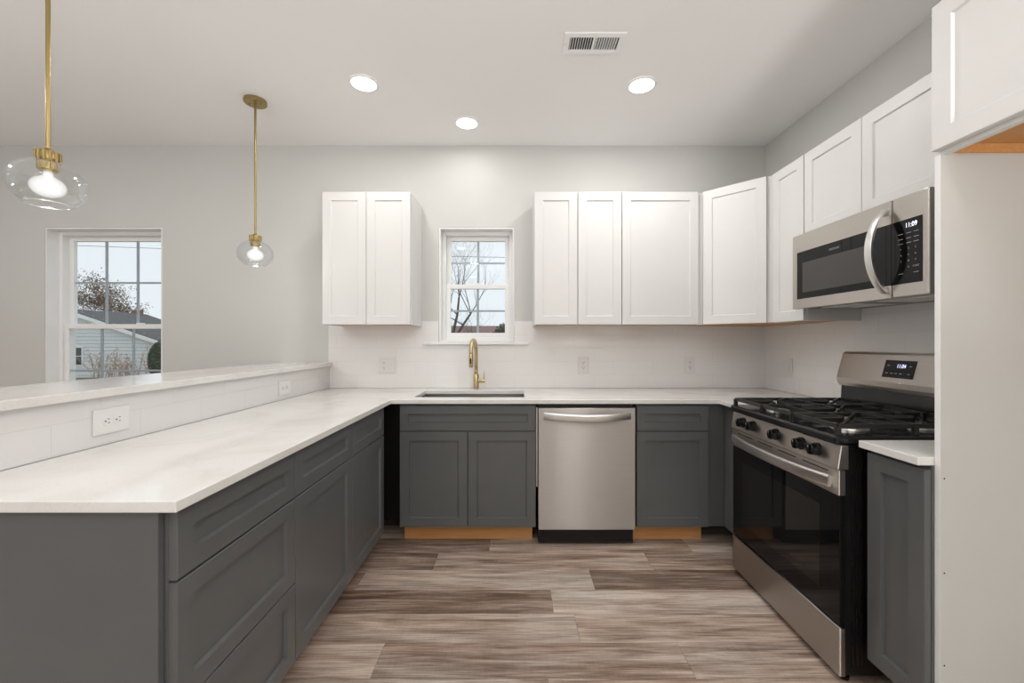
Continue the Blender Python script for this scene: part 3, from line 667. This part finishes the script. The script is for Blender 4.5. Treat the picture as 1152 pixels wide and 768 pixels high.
# ------------------------------------------------------------------ outlets
def plate(label, loc, rz, w, h, sockets, horizontal=False, slots=True, nm='outlet', cat='outlet'):
    r = thing(nm, label, cat, loc, rz, 'white wall outlets')
    box('cover_plate', -w/2, w/2, -0.006, -0.0003, -h/2, h/2, 'plastic_white', r, bevel=0.002)
    for kind, cx_ in sockets:
        if kind == 'switch':
            box('rocker', cx_-0.0165, cx_+0.0165, -0.0085, -0.0055, -0.034, 0.034, 'plastic_white', r, bevel=0.001); continue
        for s in (-1, 1):
            ux, uz = (cx_+s*0.0195, 0) if horizontal else (cx_, s*0.0195)
            bm = bmesh.new(); lathe(bm, [(0.0165, -0.0055), (0.0165, -0.0075), (0.0155, -0.0082)], (ux, 0, uz), 24, axis='Y'); f = obj('socket', bm, 'plastic_white', r, smooth=True, autosm=0.5)
            bm = bmesh.new()
            for a, b_, ww, hh in ((-0.0065, 0.004, 0.0011, 0.0042), (0.0065, 0.004, 0.0011, 0.0036), (0.0, -0.0075, 0.0024, 0.0024)):
                if horizontal: a, b_, ww, hh = b_, a, hh, ww
                bx(bm, ux+a-ww, ux+a+ww, -0.0086, -0.0080, uz+b_-hh, uz+b_+hh)
            obj('socket_slots', bm, 'dark_slot', f)
    return r
yt = D-0.010
plate('white double gang wall plate with outlet and switch, on the backsplash left of the faucet', ((435.7-580)*yt/467, yt, 1.075), 0, 0.132, 0.122, [('o', -0.023), ('switch', 0.023)])
plate('white upright outlet on the backsplash, first to the right of the faucet', ((656-580)*yt/467, yt, 1.076), 0, 0.080, 0.124, [('o', 0)])
plate('white upright outlet on the backsplash above the right base cabinet', ((775.7-580)*yt/467, yt, 1.077), 0, 0.080, 0.124, [('o', 0)])
plate('white wall switch on the right wall backsplash beyond the gas range', (XR-0.010, 2.885, 1.075), -PI/2, 0.080, 0.124, [('switch', 0)], nm='wall_switch', cat='switch')
plate('white sideways outlet on the tiled half wall, nearer the camera', (-1.42, 1.456, 0.984), PI/2, 0.130, 0.088, [('o', 0)], horizontal=True)
plate('white sideways outlet on the tiled half wall, near the back corner', (-1.42, 2.545, 0.975), PI/2, 0.126, 0.084, [('o', 0)], horizontal=True)

# ------------------------------------------------------------------ ceiling lamps and vent
def can(label, x, y, k=1.0):
    r = thing('recessed_light', label, 'ceiling light', (x, y, H), 0, 'round recessed ceiling lights')
    bm = bmesh.new(); lathe(bm, [(0.082, -0.0003), (0.083, -0.004), (0.078, -0.007), (0.071, -0.0075), (0.070, -0.0035)], n=40, cap=False); obj('trim_ring', bm, 'trim_white', r, smooth=True)
    bm = bmesh.new(); lathe(bm, [(0.0705, -0.0055), (0.0705, -0.0035)], n=40); obj('diffuser', bm, 'lamp_glow', r)
    area_light('ceiling_disc_light', (x, y, H-0.012), 0.14, CAN_W*k, CAN_COL)
can('round recessed ceiling light on the left, above the peninsula side', -0.881, 2.407, 0.85)
can('round recessed ceiling light on the right, above the gas range side', 0.735, 2.424, 1.3)
can('round recessed ceiling light nearest the back wall, above the sink', -0.335, 2.844, 0.24)
VX0, VX1, VY0, VY1 = 0.238, 0.540, 2.005, 2.155
r = thing('ceiling_vent', 'white ceiling air register with two banks of louvres', 'vent', ((VX0+VX1)/2, (VY0+VY1)/2, H))
hw, hd = (VX1-VX0)/2, (VY1-VY0)/2
bm = bmesh.new(); grid_solid(bm, [-hw, -hw+0.030, -0.006, 0.006, hw-0.030, hw], [-hd, -hd+0.030, hd-0.030, hd], lambda u, v: not ((-hw+0.030 < u < -0.006 or 0.006 < u < hw-0.030) and abs(v) < hd-0.030), lambda u, v, q: (u, v, q), -0.009, -0.0006)
obj('vent_frame', bm, 'trim_white', r, bevel=0.002)
bm = bmesh.new(); bx(bm, -hw+0.028, hw-0.028, -hd+0.028, hd-0.028, -0.0012, -0.0004); obj('vent_opening', bm, 'duct_dark', r)
for s, tilt in ((-1, 0.55), (1, -0.55)):
    a0 = -hw+0.032 if s < 0 else 0.008
    for k in range(9):
        x = a0+0.004+k*0.0123
        bm = bmesh.new(); hh = 0.0036
        vs = []
        for z, dxx in ((-0.0016, hh*math.tan(tilt)), (-0.0088, -hh*math.tan(tilt))):
            for px, py in ((-0.0007, -hd+0.030), (0.0007, -hd+0.030), (0.0007, hd-0.030), (-0.0007, hd-0.030)): vs.append(bm.verts.new((x+px+dxx, py, z)))
        for f in ((0,3,2,1),(4,5,6,7),(0,1,5,4),(1,2,6,5),(2,3,7,6),(3,0,4,7)): bm.faces.new([vs[i] for i in f])
        obj('slat', bm, 'trim_white', r)
for x in (-hw+0.012, hw-0.012):
    bm = bmesh.new(); lathe(bm, [(0.004, -0.0105), (0.004, -0.008)], (x, 0, 0), 10); obj('screw', bm, 'burner_metal', r)

# ------------------------------------------------------------------ pendant lamps
def pendant(label, x, y):
    r = thing('pendant_lamp', label, 'pendant lamp', (x, y, H), 0, 'brass and glass pendant lamps over the bar')
    bm = bmesh.new(); lathe(bm, [(0.064, -0.0003), (0.064, -0.018), (0.061, -0.021)], n=40); cn = obj('canopy', bm, 'brass', r, smooth=True, autosm=0.6)
    for sx_ in (-0.035, 0.035):
        bm = bmesh.new(); lathe(bm, [(0.005, -0.0205), (0.005, -0.025), (0.003, -0.027)], (sx_, 0, 0), 12); obj('canopy_screw', bm, 'brass', cn)
    zc = 1.802-H
    bm = bmesh.new(); lathe(bm, [(0.0065, -0.020), (0.0065, zc+0.118)], n=16); obj('rod', bm, 'brass', r, smooth=True, autosm=0.6)
    # crown shaped holder: ring of short posts on a plate, and socket cup below
    bm = bmesh.new(); lathe(bm, [(0.012, zc+0.122), (0.027, zc+0.112), (0.029, zc+0.106), (0.029, zc+0.085)], n=28)
    for k in range(12):
        a = 2*PI*k/12; cx_, cy_ = 0.029*math.cos(a), 0.029*math.sin(a); lathe(bm, [(0.0048, zc+0.078), (0.0055, zc+0.112)], (cx_, cy_, 0), 8)
    hd_ = obj('holder', bm, 'brass', r, smooth=True, autosm=0.6)
    bm = bmesh.new(); lathe(bm, [(0.024, zc+0.086), (0.025, zc+0.050), (0.021, zc+0.044), (0.016, zc+0.044)], n=28)
    for k in range(14):
        a = 2*PI*k/14; lathe(bm, [(0.003, zc+0.050), (0.003, zc+0.084)], (0.025*math.cos(a), 0.025*math.sin(a), 0), 6)
    obj('socket', bm, 'brass', hd_, smooth=True, autosm=0.6)
    prof = []
    A, B = 0.1, 0.085
    for k in range(25):
        t = 0.30+(2.50-0.30)*k/24; rr_ = A*math.sin(t); prof.append((rr_, zc+B*math.cos(t)))
    bm = bmesh.new(); lathe(bm, prof, n=56, cap=False); g = obj('glass_globe', bm, 'globe_glass', r, smooth=True)
    so = g.modifiers.new('thick', 'SOLIDIFY'); so.thickness = 0.003; so.offset = -1
    rr_, rz_ = prof[-1]; bm = bmesh.new(); lathe(bm, [(rr_+0.0022*math.cos(2*PI*q/8)-0.001, rz_-0.001+0.0022*math.sin(2*PI*q/8)) for q in range(9)], n=56, cap=False)
    bmesh.ops.remove_doubles(bm, verts=bm.verts, dist=1e-5); obj('glass_rim', bm, 'rim_glass', g, smooth=True)
    bm = bmesh.new(); pr = [(0.012, zc+0.043), (0.013, zc+0.030)]
    for k in range(1, 13):
        t = PI*k/12.5; pr.append((0.046*math.sin(t) if t > 0.4 else 0.018, zc-0.008+0.036*math.cos(t)))
    lathe(bm, pr, n=32); bb = obj('bulb', bm, 'bulb_glass', r, smooth=True)
    bm = bmesh.new(); bmesh.ops.create_uvsphere(bm, u_segments=16, v_segments=10, radius=0.018, matrix=Matrix.Translation((0, 0, zc-0.004))); obj('filament', bm, 'bulb_glow', bb, smooth=True)
    l = bpy.data.lights.new('pendant_light', 'POINT'); l.energy = PEND_W; l.color = (1, 0.96, 0.9); l.shadow_soft_size = 0.02
    lo = bpy.data.objects.new('pendant_light', l); C.objects.link(lo); lo.location = (x, y, 1.794)
pendant('brass rod pendant lamp with clear glass globe, nearer the camera at the left edge', -1.619, 1.437)
pendant('brass rod pendant lamp with clear glass globe, farther one near the back wall', -1.619, 2.581)

# ------------------------------------------------------------------ outdoors
GZ = -0.95
tag(box('ground', -90, 60, D+T+0.01, 140, GZ-0.3, GZ, 'ground_grass'), None, None, kind='structure')
# white house
HS = thing('house', 'white sided house with grey shingle roof seen through the left window', 'house', (-26.7, 25.0, GZ))
ze, zr, hwid, dep = 1.34-GZ, 3.02-GZ, 4.9, 4.7
bm = bmesh.new(); prism(bm, [(-hwid, 0), (hwid, 0), (hwid, ze), (0, zr), (-hwid, ze)], lambda u, v, q: (u, q, v), 0, dep)
k = 0; z = 0.15
while z < zr-0.1:
    half = hwid if z < ze else hwid*(zr-z)/(zr-ze)
    vs = [bm.verts.new(p) for p in ((-half+0.02,-0.012,z),(half-0.02,-0.012,z),(half-0.02,-0.03,z+0.012),(-half+0.02,-0.03,z+0.012),(half-0.05,-0.001,z+0.2),(-half+0.05,-0.001,z+0.2))]
    bm.faces.new((vs[0],vs[1],vs[2],vs[3])); bm.faces.new((vs[3],vs[2],vs[4],vs[5])); z += 0.21
obj('siding_wall', bm, 'siding', HS)
bm = bmesh.new()
for s in (-1, 1):
    ox = hwid+0.5; oz = ze-0.5*(zr-ze)/hwid
    prism(bm, [(0, zr+0.16), (s*ox, oz+0.16), (s*ox, oz+0.04), (0, zr+0.04)], lambda u, v, q: (u, q, v), -0.30, dep+0.3)
obj('roof', bm, 'shingles', HS)
bm = bmesh.new()
for s in (-1, 1):
    ox = hwid+0.52; oz = ze-0.52*(zr-ze)/hwid
    prism(bm, [(0, zr+0.10), (s*ox, oz+0.10), (s*ox, oz-0.12), (0, zr-0.12)], lambda u, v, q: (u, q, v), -0.34, -0.302)
obj('rake_board', bm, 'trim_white', HS)
for xw in (0.34,):
    f = box('window', xw-0.34, xw+0.34, -0.06, -0.002, 0.70, 1.88, 'trim_white', HS); box('pane', xw-0.26, xw+0.26, -0.07, -0.055, 0.78, 1.27, 'house_glass', f); box('pane', xw-0.26, xw+0.26, -0.07, -0.055, 1.32, 1.80, 'house_glass', f)
bm = bmesh.new(); bx(bm, -0.2, 0.25, 4.1, 4.5, zr-0.5, zr+0.42); bx(bm, -0.24, 0.29, 4.06, 4.54, zr+0.32, zr+0.37); obj('chimney', bm, 'brick_red', HS)

def tree_mesh(seed, base, h, r0, lean=(0,0), depth=5, spread=0.6, leaf=0.0, leafsize=0.12, updraft=0.15, first=0.45):
    rnd = random.Random(seed); bm = bmesh.new(); lf = bmesh.new()
    def seg(p, q, ra, rb, n=5):
        d = (q-p).normalized(); s = d.cross(Vector((0.31, 0.87, 0.13))).normalized(); u = s.cross(d)
        A = [bm.verts.new(p+(s*math.cos(2*PI*k/n)+u*math.sin(2*PI*k/n))*ra) for k in range(n)]
        B = [bm.verts.new(q+(s*math.cos(2*PI*k/n)+u*math.sin(2*PI*k/n))*rb) for k in range(n)]
        for k in range(n): bm.faces.new((A[k], A[(k+1)%n], B[(k+1)%n], B[k]))
    def grow(p, d, L, r, lv):
        n = 4 if lv == 0 else 3
        for i in range(n):
            d2 = (d+Vector((rnd.uniform(-1,1), rnd.uniform(-1,1), rnd.uniform(-0.5,1)))*0.16*(1 if lv else 0.6)+Vector((0,0,updraft*0.3 if lv else 0))).normalized()
            q = p+d2*L/n; rb = r*(0.86 if lv == 0 else 0.78); seg(p, q, r, rb); p, d, r = q, d2, rb
            if lv >= 1 and lv < depth and rnd.random() < 0.55: branch(p, d, L, r, lv)
            if leaf and lv >= depth-2:
                for _ in range(int(leaf*3)+1):
                    if rnd.random() < leaf:
                        c = p+Vector((rnd.gauss(0,1), rnd.gauss(0,1), rnd.gauss(0,1)))*leafsize*1.6
                        a = Vector((rnd.uniform(-1,1), rnd.uniform(-1,1), rnd.uniform(-1,1))).normalized(); b_ = a.cross(Vector((rnd.uniform(-1,1), rnd.uniform(-1,1), rnd.uniform(-1,1)))).normalized()
                        s = leafsize*rnd.uniform(0.5, 1); vs = [lf.verts.new(c+a*s), lf.verts.new(c+b_*s*0.5), lf.verts.new(c-a*s), lf.verts.new(c-b_*s*0.5)]; lf.faces.new(vs)
        if lv < depth:
            for _ in range(2 if lv else 3): branch(p, d, L, r, lv)
    def branch(p, d, L, r, lv):
        v = Vector((rnd.uniform(-1,1), rnd.uniform(-1,1), rnd.uniform(-0.3,0.8))).normalized()
        d2 = (d*(1-spread)+v*spread+Vector((0,0,updraft))).normalized(); grow(p, d2, L*rnd.uniform(0.6,0.82), r*0.62, lv+1)
    grow(Vector(base), Vector((lean[0], lean[1], 1)).normalized(), h*first, r0, 0)
    return bm, lf
def tree(nm, label, loc, leafmat=None, cat='tree', **k):
    r = thing(nm, label, cat, loc); bm, lf = tree_mesh(base=(0,0,0), **k)
    obj('branches', bm, 'bark', r)
    if leafmat and len(lf.faces): obj('foliage', lf, leafmat, r)
    else: lf.free()
tree('tree', 'spreading brown leaved tree rising behind the white house roof', (-39.6, 38.5, GZ), 'leaf_brown', seed=4, h=5.2, r0=0.26, lean=(0.25,0), depth=6, spread=0.72, leaf=0.5, leafsize=0.11, updraft=0.02, first=0.55)
tree('tree', 'small bare twiggy tree far right beyond the white house', (-52.5, 60, GZ), None, seed=9, h=5.0, r0=0.12, depth=5, spread=0.6, first=0.35)
tree('tree', 'bare curved tree close to the sink window on its left side', (-1.98, 12.0, GZ), None, seed=21, h=3.6, r0=0.17, lean=(0.10,0), depth=6, spread=0.62, first=0.55)
tree('tree', 'smaller bare leaning tree in the middle of the sink window view', (-1.75, 16.0, GZ), None, seed=33, h=2.6, r0=0.15, lean=(0.12,0), depth=5, spread=0.6, first=0.5)
tree('tree', 'dark bare tree whose twigs enter at the right of the sink window', (1.05, 16.0, GZ), None, seed=5, h=6.4, r0=0.14, lean=(-0.10,0), depth=6, spread=0.62, first=0.5)
def bush(nm, label, loc, rx, ry, rz_, n, s, m, seed, up=False):
    rnd = random.Random(seed); r = thing(nm, label, 'shrub', loc); bm = bmesh.new()
    for k in range(n):
        a = rnd.uniform(0, 2*PI); ph = math.acos(rnd.uniform(-1, 1)); q = rnd.uniform(0.55, 1)**0.5
        c = Vector((rx*q*math.sin(ph)*math.cos(a), ry*q*math.sin(ph)*math.sin(a), rz_+rz_*q*math.cos(ph)))
        u = Vector((rnd.uniform(-1,1), rnd.uniform(-1,1), rnd.uniform(-1,1))).normalized(); v = u.cross(Vector((rnd.uniform(-1,1), 1, rnd.uniform(-1,1)))).normalized()
        bm.faces.new([bm.verts.new(c+u*s), bm.verts.new(c+v*s*0.6), bm.verts.new(c-u*s), bm.verts.new(c-v*s*0.6)])
    obj('foliage', bm, m, r)
    bm = bmesh.new()
    for k in range(9):
        a = 2*PI*k/9; sweep(bm, [(0.04*math.cos(a), 0.04*math.sin(a), 0), (rx*0.4*math.cos(a), ry*0.4*math.sin(a), rz_), (rx*0.6*math.cos(a), ry*0.6*math.sin(a), rz_*1.6)], 0.03, 0.03, n=5)
    obj('stems', bm, 'bark', r)
bush('evergreen_shrub', 'round dark evergreen shrub at the lower right of the sink window', (-0.42, 14.5, GZ), 0.55, 0.5, 1.42, 3500, 0.05, 'leaf_dark', 3)
bush('evergreen_shrub', 'dark green hedge shrub at the right corner of the white house', (-20.25, 23.6, GZ), 0.55, 0.5, 1.08, 3500, 0.06, 'leaf_dark', 4)
def reeds(label, loc, n, h, sp, seed):
    rnd = random.Random(seed); r = thing('twig_shrub', label, 'shrub', loc, group='bare reddish shrubs before the white house'); bm = bmesh.new(); lf = bmesh.new()
    for k in range(n):
        x, y = rnd.gauss(0, sp*0.3), rnd.gauss(0, sp*0.2); hh = h*rnd.uniform(0.55, 1); dx, dy = rnd.gauss(0, 0.25), rnd.gauss(0, 0.2)
        p = [(x+dx*t*t*hh, y+dy*t*t*hh, t*hh) for t in (0, 0.35, 0.7, 1)]; sweep(bm, p, 0.022, 0.022, n=4, taper=(1, .8, .6, .3))
        for t in range(14):
            q = rnd.uniform(0.35, 1); c = Vector((x+dx*q*q*hh+rnd.gauss(0, .05), y+dy*q*q*hh, q*hh)); s = 0.035
            lf.faces.new([lf.verts.new(c+Vector(v)*s) for v in ((1,0,0.3),(0,.3,1),(-1,0,-0.2),(0,-.3,-1))])
    obj('stems', bm, 'stem_red', r); obj('seed_heads', lf, 'stem_red', r)
for i, (px, h, n) in enumerate(((108, 1.9, 12), (126, 2.1, 13), (142, 1.5, 18), (158, 2.3, 10))):
    y = (22.5, 20.6, 22.5, 20.6)[i]; reeds(('tallest bare reddish shrub beside the white house window', 'bare reddish shrub second from the house window side', 'dense low bare reddish shrub in the middle of the white wall', 'thin bare reddish shrub nearest the right corner of the white house')[i], ((px-580)*y/467, y, GZ), n, h*y/22.5, 0.62, 50+i)
# low rooftops on the horizon behind the sink window
def far_house(label, x, y, w, d, h, rh, wm):
    r = thing('distant_house', label, 'house', (x, y, GZ)); box('wall', -w/2, w/2, 0, d, 0, h, wm, r)
    bm = bmesh.new(); prism(bm, [(-0.4, h), (d/2, h+rh), (d+0.4, h)], lambda u, v, q: (q, u, v), -w/2-0.4, w/2+0.4); obj('roof', bm, 'far_roof', r)
    for k in (-0.3, 0.1, 0.35): box('window', w*k-0.5, w*k+0.5, -0.05, -0.001, 0.9, 2.0, 'house_glass', r)
far_house('distant beige house with red roof, left one on the sink window horizon', -6.0, 60, 7.0, 7, 3.0, 1.5, 'far_beige')
far_house('distant beige house with red roof, right one on the sink window horizon', -3.2+0.9, 70, 7.0, 7, 3.0, 1.7, 'far_beige')
def wire(label, pts):
    bm = bmesh.new(); P = []
    a, b_ = Vector(pts[0]), Vector(pts[1])
    for k in range(25):
        t = k/24; p = a.lerp(b_, t); p.z -= pts[2]*4*t*(1-t); P.append(p)
    sweep(bm, P, 0.028, 0.028, n=5); tag(obj('power_line', bm, 'wire_dark'), label, 'cable', 'overhead power lines')
wire('overhead power line, upper one across the left window', [(-45, 26, 9.4), (4, 22, 7.0), 0.2])
wire('overhead power line, lower one across the left window', [(-45, 26, 8.0), (4, 22, 5.6), 0.2])
